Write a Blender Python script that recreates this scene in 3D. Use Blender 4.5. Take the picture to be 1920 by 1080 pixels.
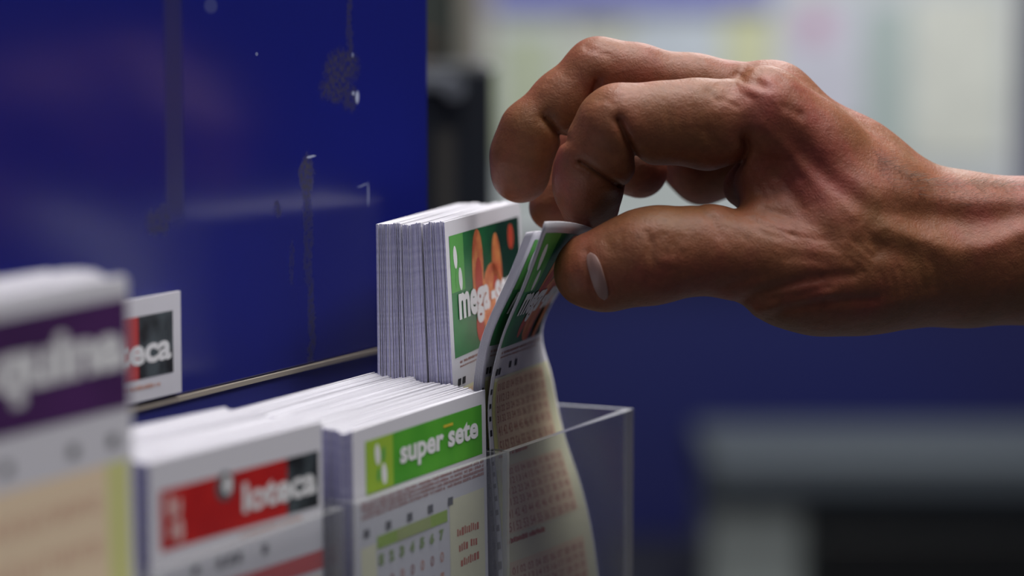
import bpy, bmesh, math, random
import numpy as np
from mathutils import Vector, Matrix, noise
from mathutils.bvhtree import BVHTree

random.seed(7)
for o in list(bpy.data.objects): bpy.data.objects.remove(o)
S = bpy.context.scene
COL = S.collection
PI = math.pi

# ------------------------------------------------------------------ camera
FPX = 5333.333
CAMZ = 1.35
PITCH = math.atan(550 / FPX)
cd = bpy.data.cameras.new('camera'); cam = bpy.data.objects.new('camera', cd); COL.objects.link(cam)
cam.location = (0, 0, CAMZ); cam.rotation_euler = (PI / 2 - PITCH, 0, 0)
cd.lens = 100; cd.sensor_width = 36; cd.clip_start = 0.02
cd.dof.use_dof = True; cd.dof.focus_distance = 0.752; cd.dof.aperture_fstop = 6.2
S.camera = cam
CA, SA = math.cos(PITCH), math.sin(PITCH)
def P(px, py, Y):
    """point at forward distance Y seen at a place of the photograph"""
    x = (px - 960) / FPX; y = -(py - 540) / FPX
    dx, dy, dz = x, CA + y * SA, -SA + y * CA
    k = Y / dy
    return Vector((dx * k, Y, CAMZ + dz * k))

# ------------------------------------------------------------------ world, lights, exposure
S.view_settings.view_transform = 'Standard'; S.view_settings.look = 'None'
S.view_settings.gamma = 1.0; S.view_settings.use_curve_mapping = False
S.view_settings.exposure = 1.02
w = bpy.data.worlds.new('world'); S.world = w; w.use_nodes = True
w.node_tree.nodes['Background'].inputs[0].default_value = (0.55, 0.6, 0.75, 1)
w.node_tree.nodes['Background'].inputs[1].default_value = 0.05

def area(name, loc, target, size, power, color=(1, 1, 1)):
    l = bpy.data.lights.new(name, 'AREA'); l.shape = 'RECTANGLE'; l.size = size[0]; l.size_y = size[1]
    l.energy = power; l.color = color
    o = bpy.data.objects.new(name, l); COL.objects.link(o); o.location = loc
    o.rotation_euler = (Vector(target) - Vector(loc)).to_track_quat('-Z', 'Y').to_euler()
    return o
# ceiling tubes of the shop, the last two added as fill: (x, y, power)
LAMPS = [(0.1, 1.05, 14.5), (0.55, 3.2, 22.0), (0.9, 0.6, 8.5), (-0.5, -0.4, 3.6)]
for i, (x, y, pw) in enumerate(LAMPS):
    area('ceiling_lamp_light', (x, y, 2.64), (x, y, 0), (0.6, 1.2), pw, (1.0, 0.98, 0.96))

# ------------------------------------------------------------------ helpers
def mat(name, color, rough=0.6, metal=0.0, spec=0.5, **k):
    m = bpy.data.materials.new(name); m.use_nodes = True
    b = m.node_tree.nodes['Principled BSDF']
    b.inputs['Base Color'].default_value = (*color, 1); b.inputs['Roughness'].default_value = rough
    b.inputs['Metallic'].default_value = metal; b.inputs['Specular IOR Level'].default_value = spec
    for kk, v in k.items(): b.inputs[kk].default_value = v
    return m
def srgb(r, g, b):
    f = lambda c: (c / 255 / 12.92) if c / 255 <= 0.04045 else ((c / 255 + 0.055) / 1.055) ** 2.4
    return (f(r), f(g), f(b))
def mottled(m, c1, c2, scale=30, detail=4, lo=0.35, hi=0.65, coord='Object'):
    nt = m.node_tree; b = nt.nodes['Principled BSDF']
    tc = nt.nodes.new('ShaderNodeTexCoord'); n = nt.nodes.new('ShaderNodeTexNoise'); r = nt.nodes.new('ShaderNodeValToRGB')
    n.inputs['Scale'].default_value = scale; n.inputs['Detail'].default_value = detail
    r.color_ramp.elements[0].color = (*c1, 1); r.color_ramp.elements[1].color = (*c2, 1)
    r.color_ramp.elements[0].position = lo; r.color_ramp.elements[1].position = hi
    nt.links.new(tc.outputs[coord], n.inputs['Vector']); nt.links.new(n.outputs['Fac'], r.inputs['Fac'])
    nt.links.new(r.outputs['Color'], b.inputs['Base Color'])
    return m

def tag(o, label=None, cat=None, group=None, kind=None):
    if label: o['label'] = label
    if cat: o['category'] = cat
    if group: o['group'] = group
    if kind: o['kind'] = kind
    return o
def empty(name, loc, rz=0, rx=0):
    o = bpy.data.objects.new(name, None); COL.objects.link(o); o.location = loc
    o.rotation_euler = (rx, 0, rz); o.empty_display_size = 0.02
    return o
def mesh_obj(name, verts, faces, mats, parent=None, fm=None, smooth=False):
    me = bpy.data.meshes.new(name); me.from_pydata([tuple(v) for v in verts], [], faces)
    for m in (mats if isinstance(mats, (list, tuple)) else [mats]): me.materials.append(m)
    if fm is not None: me.polygons.foreach_set('material_index', fm)
    if smooth: me.polygons.foreach_set('use_smooth', [True] * len(me.polygons))
    me.update()
    o = bpy.data.objects.new(name, me); COL.objects.link(o)
    if parent: o.parent = parent
    return o
def bm_obj(name, bm, mats, parent=None, smooth=False):
    me = bpy.data.meshes.new(name); bm.to_mesh(me); bm.free()
    for m in (mats if isinstance(mats, (list, tuple)) else [mats]): me.materials.append(m)
    if smooth: me.polygons.foreach_set('use_smooth', [True] * len(me.polygons))
    o = bpy.data.objects.new(name, me); COL.objects.link(o)
    if parent: o.parent = parent
    return o
def add_box(bm, lo, hi, mi=0, bevel=0.0, seg=2, rot=None):
    lo, hi = Vector(lo), Vector(hi)
    r = bmesh.ops.create_cube(bm, size=1.0)
    vs = r['verts']
    c = (lo + hi) / 2; d = hi - lo
    for v in vs: v.co = Vector((v.co.x * d.x, v.co.y * d.y, v.co.z * d.z)) + c
    fs = set(f for v in vs for f in v.link_faces)
    for f in fs: f.material_index = mi
    if bevel > 0:
        es = set(e for v in vs for e in v.link_edges)
        bmesh.ops.bevel(bm, geom=list(es), offset=bevel, segments=seg, affect='EDGES', profile=0.5)
    return vs
def box_obj(name, lo, hi, m, parent=None, bevel=0.0):
    bm = bmesh.new(); add_box(bm, lo, hi, 0, bevel)
    return bm_obj(name, bm, m, parent)
def add_cyl(bm, p0, p1, r, seg=24, r2=None, mi=0):
    p0, p1 = Vector(p0), Vector(p1); d = p1 - p0
    M = Matrix.Translation((p0 + p1) / 2) @ d.to_track_quat('Z', 'Y').to_matrix().to_4x4()
    r_ = bmesh.ops.create_cone(bm, cap_ends=True, segments=seg, radius1=r, radius2=r if r2 is None else r2, depth=d.length, matrix=M)
    for f in set(f for v in r_['verts'] for f in v.link_faces): f.material_index = mi; f.smooth = len(f.verts) == 4

# ------------------------------------------------------------------ materials
M_paper = mat('paper white', (0.74, 0.73, 0.78), 0.75, spec=0.2)
M_paper_edge = mottled(mat('paper edges with side shade', (0.7, 0.68, 0.8), 0.8, spec=0.1), (0.42, 0.41, 0.62), (0.56, 0.55, 0.74), 900, 2)  # lavender shade of the stack sides mixed into this edge colour
M_cream = mat('cream printed field', srgb(246, 222, 190), 0.75, spec=0.2)
M_yellow = mat('yellow printed strip', srgb(222, 222, 150), 0.75, spec=0.2)
M_lyel = mat('pale yellow printed field', srgb(240, 238, 204), 0.75, spec=0.2)
M_salmon = mat('salmon print', srgb(212, 158, 138), 0.75, spec=0.2)
M_redink = mat('red print', srgb(196, 92, 60), 0.75, spec=0.2)
M_brownink = mat('brown print', srgb(176, 130, 122), 0.75, spec=0.2)
M_rustink = mat('rust print', srgb(172, 112, 100), 0.75, spec=0.2)
M_black = mat('black print', (0.02, 0.02, 0.025), 0.6, spec=0.2)
M_grey = mat('grey print', srgb(90, 92, 96), 0.7, spec=0.2)
M_white = mat('white print', (0.85, 0.85, 0.86), 0.6, spec=0.2)
M_orange = mottled(mat('orange print', srgb(222, 120, 70), 0.5), srgb(205, 96, 52), srgb(232, 150, 84), 220, 2)
M_dorange = mat('deep orange print', srgb(196, 72, 46), 0.5)
M_lgreen = mat('light green print', srgb(96, 176, 84), 0.5)
M_lime = mat('lime print', srgb(160, 196, 60), 0.6)
M_super = mottled(mat('super green print', srgb(88, 176, 52), 0.5), srgb(80, 168, 48), srgb(96, 184, 56), 60, 2)
M_plum = mottled(mat('plum print', srgb(74, 30, 92), 0.6), srgb(66, 26, 84), srgb(80, 34, 98), 40, 2)
M_red = mottled(mat('red banner print', srgb(196, 30, 28), 0.5), srgb(184, 26, 26), srgb(206, 36, 30), 60, 2)
M_charcoal = mottled(mat('charcoal print', srgb(40, 44, 48), 0.5), srgb(24, 26, 28), srgb(78, 88, 92), 130, 2)
# mega banner green: darker towards the right and the foot of the printed picture
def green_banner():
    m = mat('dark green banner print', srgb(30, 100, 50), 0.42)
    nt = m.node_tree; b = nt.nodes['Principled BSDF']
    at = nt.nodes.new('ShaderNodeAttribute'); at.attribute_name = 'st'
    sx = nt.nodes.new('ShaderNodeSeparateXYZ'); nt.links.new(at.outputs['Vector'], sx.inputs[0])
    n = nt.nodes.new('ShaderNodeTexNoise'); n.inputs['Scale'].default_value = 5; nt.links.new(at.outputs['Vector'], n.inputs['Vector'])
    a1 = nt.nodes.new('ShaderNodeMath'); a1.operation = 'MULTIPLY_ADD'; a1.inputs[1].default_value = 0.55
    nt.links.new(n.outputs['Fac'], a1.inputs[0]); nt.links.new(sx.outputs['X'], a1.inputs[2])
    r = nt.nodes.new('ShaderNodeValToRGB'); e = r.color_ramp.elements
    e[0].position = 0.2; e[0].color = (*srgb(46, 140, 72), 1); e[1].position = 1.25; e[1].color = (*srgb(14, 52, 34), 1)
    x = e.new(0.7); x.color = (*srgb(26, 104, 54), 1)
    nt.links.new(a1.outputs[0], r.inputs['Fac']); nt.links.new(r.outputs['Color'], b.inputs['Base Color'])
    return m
M_green = green_banner()

def acrylic():
    m = bpy.data.materials.new('clear acrylic'); m.use_nodes = True; nt = m.node_tree; nt.nodes.clear()
    out = nt.nodes.new('ShaderNodeOutputMaterial'); t = nt.nodes.new('ShaderNodeBsdfTransparent'); t.inputs[0].default_value = (0.93, 0.94, 0.95, 1)
    g = nt.nodes.new('ShaderNodeBsdfGlossy'); g.inputs['Roughness'].default_value = 0.08
    d = nt.nodes.new('ShaderNodeBsdfDiffuse'); d.inputs[0].default_value = (0.8, 0.8, 0.82, 1)
    lw = nt.nodes.new('ShaderNodeLayerWeight'); lw.inputs[0].default_value = 0.5
    pw = nt.nodes.new('ShaderNodeMath'); pw.operation = 'POWER'; pw.inputs[1].default_value = 5; nt.links.new(lw.outputs['Facing'], pw.inputs[0])
    fr = nt.nodes.new('ShaderNodeMath'); fr.operation = 'MULTIPLY_ADD'; fr.inputs[1].default_value = .9; fr.inputs[2].default_value = .03; nt.links.new(pw.outputs[0], fr.inputs[0])
    m1 = nt.nodes.new('ShaderNodeMixShader'); m2 = nt.nodes.new('ShaderNodeMixShader'); m1.inputs[0].default_value = 0.06
    nt.links.new(t.outputs[0], m1.inputs[1]); nt.links.new(d.outputs[0], m1.inputs[2])
    nt.links.new(fr.outputs[0], m2.inputs[0]); nt.links.new(m1.outputs[0], m2.inputs[1]); nt.links.new(g.outputs[0], m2.inputs[2])
    nt.links.new(m2.outputs[0], out.inputs[0]); return m
M_acr = acrylic()
def acrylic_edge():
    m = mat('polished acrylic edge', (0.72, 0.73, 0.72), 0.25)
    m.node_tree.nodes['Principled BSDF'].inputs['Alpha'].default_value = 0.72
    return m
M_acre = acrylic_edge()
M_acrk = mat('shaded acrylic edge', srgb(84, 88, 84), .4)  # left side panel of the right pocket, shade put into its edge colour
M_acrd = M_acre.copy(); M_acrd.name = 'unlit acrylic edge'; M_acrd.node_tree.nodes['Principled BSDF'].inputs['Alpha'].default_value = 0.25  # fainter copy of the edge, standing in for edges that catch no light

def panel_mat():
    """glossy dark blue laminate with scratches, old tape marks, white chips and a painted reflection streak (object metres: x along, z up)"""
    m = mat('glossy blue laminate', srgb(22, 28, 100), 0.2, spec=0.9)
    nt = m.node_tree; b = nt.nodes['Principled BSDF']; L = nt.links.new
    tc = nt.nodes.new('ShaderNodeTexCoord'); wn = nt.nodes.new('ShaderNodeTexNoise'); wn.inputs['Scale'].default_value = 90; wn.inputs['Detail'].default_value = 6
    L(tc.outputs['Object'], wn.inputs['Vector'])
    sub = nt.nodes.new('ShaderNodeVectorMath'); sub.operation = 'SUBTRACT'; sub.inputs[1].default_value = (0.5, 0.5, 0.5); L(wn.outputs['Color'], sub.inputs[0])
    sc = nt.nodes.new('ShaderNodeVectorMath'); sc.operation = 'SCALE'; sc.inputs['Scale'].default_value = 0.010; L(sub.outputs[0], sc.inputs[0])
    ad = nt.nodes.new('ShaderNodeVectorMath'); ad.operation = 'ADD'; L(tc.outputs['Object'], ad.inputs[0]); L(sc.outputs[0], ad.inputs[1])
    def spots(lst):
        prev = None
        for (x, z, rx, rz, s) in lst:
            q = nt.nodes.new('ShaderNodeVectorMath'); q.operation = 'SUBTRACT'; q.inputs[1].default_value = (x, 0, z); L(ad.outputs[0], q.inputs[0])
            q2 = nt.nodes.new('ShaderNodeVectorMath'); q2.operation = 'MULTIPLY'; q2.inputs[1].default_value = (1 / rx, 0, 1 / rz); L(q.outputs[0], q2.inputs[0])
            ln = nt.nodes.new('ShaderNodeVectorMath'); ln.operation = 'LENGTH'; L(q2.outputs[0], ln.inputs[0])
            mr = nt.nodes.new('ShaderNodeMapRange'); mr.inputs[1].default_value = 1.15; mr.inputs[2].default_value = 0.7; mr.inputs[3].default_value = 0; mr.inputs[4].default_value = s
            L(ln.outputs['Value'], mr.inputs[0])
            if prev is None: prev = mr.outputs[0]
            else:
                mx = nt.nodes.new('ShaderNodeMath'); mx.operation = 'MAXIMUM'; L(prev, mx.inputs[0]); L(mr.outputs[0], mx.inputs[1]); prev = mx.outputs[0]
        return prev
    dark0 = spots(PANEL_DARK)
    n5 = nt.nodes.new('ShaderNodeTexNoise'); n5.inputs['Scale'].default_value = 700; n5.inputs['Detail'].default_value = 5; L(tc.outputs['Object'], n5.inputs['Vector'])
    m5 = nt.nodes.new('ShaderNodeMapRange'); m5.inputs[1].default_value = .38; m5.inputs[2].default_value = .56; m5.inputs[3].default_value = .25; L(n5.outputs['Fac'], m5.inputs[0])
    mm = nt.nodes.new('ShaderNodeMath'); mm.operation = 'MULTIPLY'; L(dark0, mm.inputs[0]); L(m5.outputs[0], mm.inputs[1]); 
    stx, stz, srx, srz, _s = pspot(326, 180, 24, 300, 1)  # soft upright reflection, painted into the panel colour together with the stains
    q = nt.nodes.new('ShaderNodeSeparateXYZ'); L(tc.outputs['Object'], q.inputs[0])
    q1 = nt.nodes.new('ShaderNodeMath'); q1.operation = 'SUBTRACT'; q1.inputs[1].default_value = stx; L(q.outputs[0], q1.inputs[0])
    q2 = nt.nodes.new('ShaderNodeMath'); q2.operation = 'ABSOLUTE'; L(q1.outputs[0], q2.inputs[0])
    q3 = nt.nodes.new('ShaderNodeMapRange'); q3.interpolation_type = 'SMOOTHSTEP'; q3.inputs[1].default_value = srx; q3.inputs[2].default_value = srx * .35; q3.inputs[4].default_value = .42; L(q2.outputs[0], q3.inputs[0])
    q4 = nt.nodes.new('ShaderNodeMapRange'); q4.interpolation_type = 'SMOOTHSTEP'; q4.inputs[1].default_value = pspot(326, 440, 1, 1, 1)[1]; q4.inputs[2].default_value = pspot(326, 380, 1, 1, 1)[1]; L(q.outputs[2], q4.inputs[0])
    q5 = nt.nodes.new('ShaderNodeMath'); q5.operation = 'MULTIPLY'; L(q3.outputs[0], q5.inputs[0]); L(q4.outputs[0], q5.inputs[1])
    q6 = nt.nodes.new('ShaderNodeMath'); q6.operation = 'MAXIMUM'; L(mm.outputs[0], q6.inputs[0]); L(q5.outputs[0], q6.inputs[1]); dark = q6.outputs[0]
    sc.inputs['Scale'].default_value = 0.010
    ad = nt.nodes.new('ShaderNodeVectorMath'); ad.operation = 'ADD'; L(tc.outputs['Object'], ad.inputs[0])
    s3 = nt.nodes.new('ShaderNodeVectorMath'); s3.operation = 'SCALE'; s3.inputs['Scale'].default_value = .002; L(sub.outputs[0], s3.inputs[0]); L(s3.outputs[0], ad.inputs[1])
    white = spots(PANEL_WHITE)
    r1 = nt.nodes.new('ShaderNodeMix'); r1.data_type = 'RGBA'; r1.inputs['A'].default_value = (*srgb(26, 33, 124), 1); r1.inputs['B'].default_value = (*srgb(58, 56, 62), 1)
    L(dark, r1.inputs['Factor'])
    r2 = nt.nodes.new('ShaderNodeMix'); r2.data_type = 'RGBA'; r2.inputs['B'].default_value = (*srgb(190, 200, 225), 1); L(white, r2.inputs['Factor']); L(r1.outputs['Result'], r2.inputs['A'])
    L(r2.outputs['Result'], b.inputs['Base Color'])
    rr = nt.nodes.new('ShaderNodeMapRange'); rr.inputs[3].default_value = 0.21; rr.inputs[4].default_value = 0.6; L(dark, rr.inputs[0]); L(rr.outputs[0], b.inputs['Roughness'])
    return m

# wall frame: a runs along the display (receding to the right), v towards the customer, measured at the lifted slip's pocket
TH = math.radians(65)
WV = Vector((math.cos(TH), math.sin(TH), 0)); NV = Vector((math.sin(TH), -math.cos(TH), 0))
M0 = Vector((-0.0007, 0.740, 0))
def W(a, v, z): return M0 + WV * a + NV * v + Vector((0, 0, z))
VW = -0.0625
def wall_hit(px, py, v=VW):
    """(a, z) where a sight line meets the panel plane"""
    d = P(px, py, 1.0) - Vector((0, 0, CAMZ))
    k = (M0 + NV * v).dot(NV) / d.dot(NV)
    p = d * k + Vector((0, 0, CAMZ))
    return (p - M0).dot(WV), p.z
A_END = wall_hit(803, 300)[0]
Z_RAIL = wall_hit(500, 708)[1]
def pspot(px, py, wx, wy, s):
    a, z = wall_hit(px, py); a2, z2 = wall_hit(px + wx, py); a3, z3 = wall_hit(px, py + wy)
    return (a - A_END, z - Z_RAIL, abs(a2 - a), abs(z3 - z), s)
PANEL_DARK = [pspot(*t) for t in [(640, 130, 34, 34, .7), (628, 165, 30, 30, .7), (655, 185, 16, 26, .6), (656, 60, 7, 90, .6), (576, 330, 14, 48, .85), (578, 440, 9, 120, .55), (582, 600, 9, 90, .7), (520, 392, 10, 16, .6),
                                  (548, 500, 8, 40, .4), (300, 408, 26, 30, .6)]]
PANEL_WHITE = [pspot(*t) for t in [(670, 182, 4, 12, .9), (662, 175, 3, 4, .7), (584, 293, 9, 3, .8), (482, 101, 3, 4, .4), (690, 365, 1.6, 22, .6), (680, 347, 10, 1.6, .6), (661, 105, 2, 5, .5), (395, 12, 12, 14, .10)]]
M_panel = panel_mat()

# ------------------------------------------------------------------ room
M_floor = mottled(mat('grey floor tiles', (0.3, 0.3, 0.3), 0.4), (0.12, 0.12, 0.13), (0.18, 0.18, 0.19), 4)
M_ceil = mat('white ceiling', (0.8, 0.8, 0.8), 0.9)
M_wallb = mottled(mat('blue painted wall', srgb(30, 32, 120), 0.5), srgb(17, 15, 58), srgb(20, 28, 92), 1.1, 1)
M_wallg = mottled(mat('grey blue wall', srgb(80, 84, 110), 0.8), srgb(60, 64, 92), srgb(88, 92, 112), 2)
def struct(name, lo, hi, m):
    return tag(box_obj(name, lo, hi, m), kind='structure')
struct('floor', (-2.3, -1.3, -0.05), (2.5, 4.6, 0), M_floor)
struct('ceiling', (-2.3, -1.3, 2.7), (2.5, 4.6, 2.75), M_ceil)
struct('wall_back', (-2.3, 4.5, 0), (2.5, 4.6, 2.7), M_wallb)
struct('wall_left', (-2.4, -1.3, 0), (-2.3, 4.6, 2.7), M_wallg)
struct('wall_right', (2.5, -1.3, 0), (2.6, 4.6, 2.7), M_wallb)
struct('wall_front', (-2.3, -1.4, 0), (2.5, -1.3, 2.7), M_wallg)

M_fix = mat('white lamp housing', (0.8, 0.8, 0.8), 0.5)
for i, (x, y, pw) in enumerate(LAMPS):  # the last two housings are unseen and go with the added fill
    t = empty('ceiling_light', (x, y, 2.7))
    tag(t, ['ceiling tube lamp above the lottery slip display', 'ceiling tube lamp above the far notice board', 'unseen fill lamp added on the ceiling right of the display', 'unseen fill lamp added on the ceiling behind the viewer'][i], 'ceiling light', 'ceiling tube lamps')
    box_obj('housing', (-0.3, -0.6, -0.035), (0.3, 0.6, 0), M_fix, t, 0.004)

# door opening with grey jamb far behind the panel
M_dark = mat('dark green grey door', srgb(38, 46, 42), 0.6)
M_jamb = mat('grey beige door jamb', srgb(150, 146, 136), 0.6)
def at(px, Y): return (px - 960) / FPX * Y * 1.003
t = empty('door_1', (at(840, 4.4), 4.47, 0)); tag(t, kind='structure')
x0 = at(840, 4.4)
box_obj('door_leaf', (-0.75, 0, 0), (at(866, 4.4) - x0, 0.03, 2.1), M_dark, t)
box_obj('door_frame', (at(870, 4.4) - x0, -0.03, 0), (at(917, 4.4) - x0, 0.03, 2.15), M_jamb, t, 0.004)
hb = bmesh.new(); add_box(hb, (at(806, 4.4) - x0 - 0.05, -0.06, 1.265), (at(806, 4.4) - x0 + 0.003, -0.01, 1.275), 0, 0.006)
bm_obj('door_handle', hb, mat('orange plastic handle', srgb(130, 72, 40), 0.5), t)

# notice board with posters
Yb = 4.42
M_board = mottled(mat('pale notice board', srgb(196, 202, 204), 0.8), srgb(186, 196, 192), srgb(200, 206, 214), 3, 2)
def bx(px): return (px - 960) / FPX * Yb
def bz(py): return P(960, py, Yb).z
nb = empty('notice_board', (bx(1415), Yb + 0.06, bz(440)))
tag(nb, 'large pale notice board full of posters on the blue far wall', 'notice board')
X0, X1, ZB = bx(922), bx(1902), bz(440)
ox, oz = bx(1415), bz(440)
box_obj('board', (X0 - ox, -0.03, 0), (X1 - ox, 0.018, 0.70), M_board, nb)
M_frm = mat('silver board frame', (0.62, 0.63, 0.66), 0.4)
for nm, lo, hi in [('frame_rail', (X0 - ox - .01, -.038, -.012), (X1 - ox + .01, .02, 0)), ('frame_rail', (X0 - ox - .01, -.038, .70), (X1 - ox + .01, .02, .712)),
                   ('frame_rail', (X0 - ox - .012, -.038, 0), (X0 - ox, .02, .70)), ('frame_rail', (X1 - ox, -.038, 0), (X1 - ox + .012, .02, .70))]:
    box_obj(nm, lo, hi, M_frm, nb)
post = [  # px0,px1,py0,py1, colour, label, extra
    (935, 1045, 60, 300, (182, 192, 168), 'yellow green poster at the left end of the notice board', None),
    (1060, 1180, 5, 300, (205, 210, 200), 'off-white poster with a grey heading near the left of the board', (150, 156, 150)),
    (1195, 1345, 20, 250, (196, 206, 216), 'pale blue poster left of the yellow poster', None),
    (1358, 1452, -20, 200, (208, 212, 176), 'pale yellow poster above the hand knuckle', None),
    (1462, 1612, 0, 240, (200, 202, 216), 'lilac white poster with a red spot at its top', (196, 158, 184)),
    (1625, 1700, 10, 290, (170, 186, 184), 'grey green poster right of the poster with the red spot', None),
    (1712, 1885, -10, 300, (212, 216, 208), 'cream white poster at the right end of the notice board', None),
]
for (a, b_, c, d, colr, lab, ex) in post:
    o = empty('poster', ((bx(a) + bx(b_)) / 2, Yb + 0.03 - 0.002, bz(d)))
    tag(o, lab, 'poster', 'posters on the notice board')
    hw = (bx(b_) - bx(a)) / 2; hh = bz(c) - bz(d)
    box_obj('sheet', (-hw, -0.001, 0), (hw, 0.0005, hh), mottled(mat('poster paper', srgb(*colr), 0.7), srgb(*[v * .95 for v in colr]), srgb(*[min(255, v * 1.05) for v in colr]), 18), o)
    if ex:
        q = bmesh.new()
        if colr == (200, 202, 216):
            add_cyl(q, (-0.005, -0.0016, hh - 0.04), (-0.005, -0.0010, hh - 0.04), 0.026)
        else: add_box(q, (-hw * .8, -0.0016, hh * .80), (hw * .8, -0.001, hh * .9))
        bm_obj('printed_mark', q, mat('poster ink', srgb(*ex), 0.7), o)
# violet light-blue banner over the board (its lower edge shows at the frame top)
o = tag(box_obj('banner', (-0.22, -0.006, 0), (0.22, 0, 0.5), mottled(mat('violet banner', srgb(120, 124, 204), 0.7), srgb(112, 118, 200), srgb(150, 154, 214), 6)), 'light violet blue banner hung along the top of the notice board', 'banner')
o.location = (bx(1185), Yb + 0.022, bz(14))

# ------------------------------------------------------------------ counter and printer far right
M_counter = mottled(mat('dark counter top', srgb(22, 24, 28), 0.4), srgb(14, 16, 18), srgb(26, 28, 32), 6)
Yp = 3.9
ct = empty('counter', (0.75, Yp + 0.1, 0)); tag(ct, 'dark counter carrying the grey printer at the far right', 'counter')
ztop = P(960, 1120, Yp).z
box_obj('countertop', (-0.62, -0.4, ztop - 0.04), (1.2, 0.35, ztop), M_counter, ct, 0.004)
box_obj('counter_front', (-0.58, -0.34, 0), (1.15, 0.3, ztop - 0.04), mat('blue counter front', srgb(30, 40, 110), 0.5), ct)
pr = empty('printer', (at(1620, Yp), Yp, ztop)); tag(pr, 'blurred grey office printer with black paper slot on the far counter', 'printer')
def px_(p): return at(p, Yp) - at(1620, Yp)
def pz_(p): return P(960, p, Yp).z - ztop
M_pg = mat('printer grey plastic', srgb(62, 70, 78), 0.6); M_pl = mat('printer pale plastic', srgb(160, 168, 166), 0.6); M_pk = mat('printer black plastic', srgb(16, 18, 20), 0.4)
box_obj('lid', (px_(1315), -0.14, pz_(905)), (px_(2080), 0.18, pz_(825)), M_pg, pr, 0.012)
bb = bmesh.new()
add_box(bb, (px_(1325), -0.08, 0), (px_(1500), 0.16, pz_(905)), 0, 0.006)
bm_obj('side_housing', bb, M_pl, pr)
bb = bmesh.new(); add_box(bb, (px_(1500), -0.06, 0), (px_(2060), 0.16, pz_(905)), 0, 0.004)
bm_obj('body', bb, mat('printer dark grey plastic', srgb(52, 58, 62), 0.5), pr)
bb = bmesh.new(); add_box(bb, (px_(1520), -0.085, 0.002), (px_(2000), -0.06, pz_(985)), 0, 0.004)
bm_obj('paper_slot', bb, M_pk, pr)

# dark terminal standing just behind the panel edge
Yd = 1.30
tm = empty('card_terminal', (at(868, Yd), Yd, 0)); tag(tm, 'black upright terminal with a grey knob just behind the blue panel edge', 'terminal')
zt = P(960, 122, Yd).z
M_tk = mat('terminal black plastic', srgb(30, 34, 40), 0.35); M_tg = mat('terminal grey plastic', srgb(98, 102, 112), 0.5)
wd = at(927, Yd) - at(868, Yd)
box_obj('body', (-0.075, 0, zt - 0.17), (wd, 0.07, zt), M_tk, tm, 0.003)
box_obj('side_strip', (-0.012, -0.002, zt - 0.16), (-0.004, 0.001, zt - 0.03), mat('terminal brown grey strip', srgb(60, 58, 56), 0.5), tm)
bb = bmesh.new(); add_cyl(bb, (-0.0035, 0.0, zt - 0.0105), (-0.0035, -0.008, zt - 0.0105), 0.0045)
bm_obj('knob', bb, M_tg, tm)
bb = bmesh.new(); add_box(bb, (-0.03, -0.004, zt - 0.011), (-0.004, 0.0, zt - 0.004), 0, 0.001)
bm_obj('latch_arm', bb, M_tg, tm)
bb = bmesh.new(); add_cyl(bb, (-0.02, 0.035, 0.015), (-0.02, 0.035, zt - 0.17), 0.018); bm_obj('post', bb, M_tk, tm)
bb = bmesh.new(); add_cyl(bb, (-0.02, 0.035, 0), (-0.02, 0.035, 0.016), 0.13, 40); bm_obj('foot', bb, M_tk, tm)

# ------------------------------------------------------------------ blue display partition
dp = empty('display_partition', W(A_END, VW, Z_RAIL), TH)
tag(dp, 'scratched glossy dark blue partition panel behind the slip pockets', 'partition')
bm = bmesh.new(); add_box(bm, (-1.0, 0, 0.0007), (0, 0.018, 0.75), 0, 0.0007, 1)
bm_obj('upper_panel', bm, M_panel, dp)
M_lowp = mat('matt blue lower panel', srgb(54, 58, 136), 0.35)
box_obj('lower_panel', (-1.0, 0.0002, -Z_RAIL), (0, 0.018, -0.0005), M_lowp, dp)
box_obj('trim_strip', (-1.0, -0.0007, -0.0005), (0, 0.012, 0.0007), mat('dull brass seam strip', srgb(170, 160, 146), 0.5), dp)

# ------------------------------------------------------------------ prints
dg = bpy.context.evaluated_depsgraph_get
_tc = {}
def text_geo(s, bold=0.0, shear=0.0):
    key = (s, bold, shear)
    if key in _tc: return _tc[key]
    cu = bpy.data.curves.new('t', 'FONT'); cu.body = s; cu.size = 1.0; cu.offset = bold; cu.shear = shear; cu.resolution_u = 3
    ob = bpy.data.objects.new('t', cu); COL.objects.link(ob); bpy.context.view_layer.update()
    me = bpy.data.meshes.new_from_object(ob.evaluated_get(dg()))
    vs = [(v.co.x, v.co.y) for v in me.vertices]; fs = [tuple(p.vertices) for p in me.polygons]
    bpy.data.objects.remove(ob); bpy.data.meshes.remove(me); bpy.data.curves.remove(cu)
    xs = [v[0] for v in vs]; ys = [v[1] for v in vs]
    _tc[key] = (vs, fs, min(xs), max(xs), min(ys), max(ys)); return _tc[key]

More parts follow.
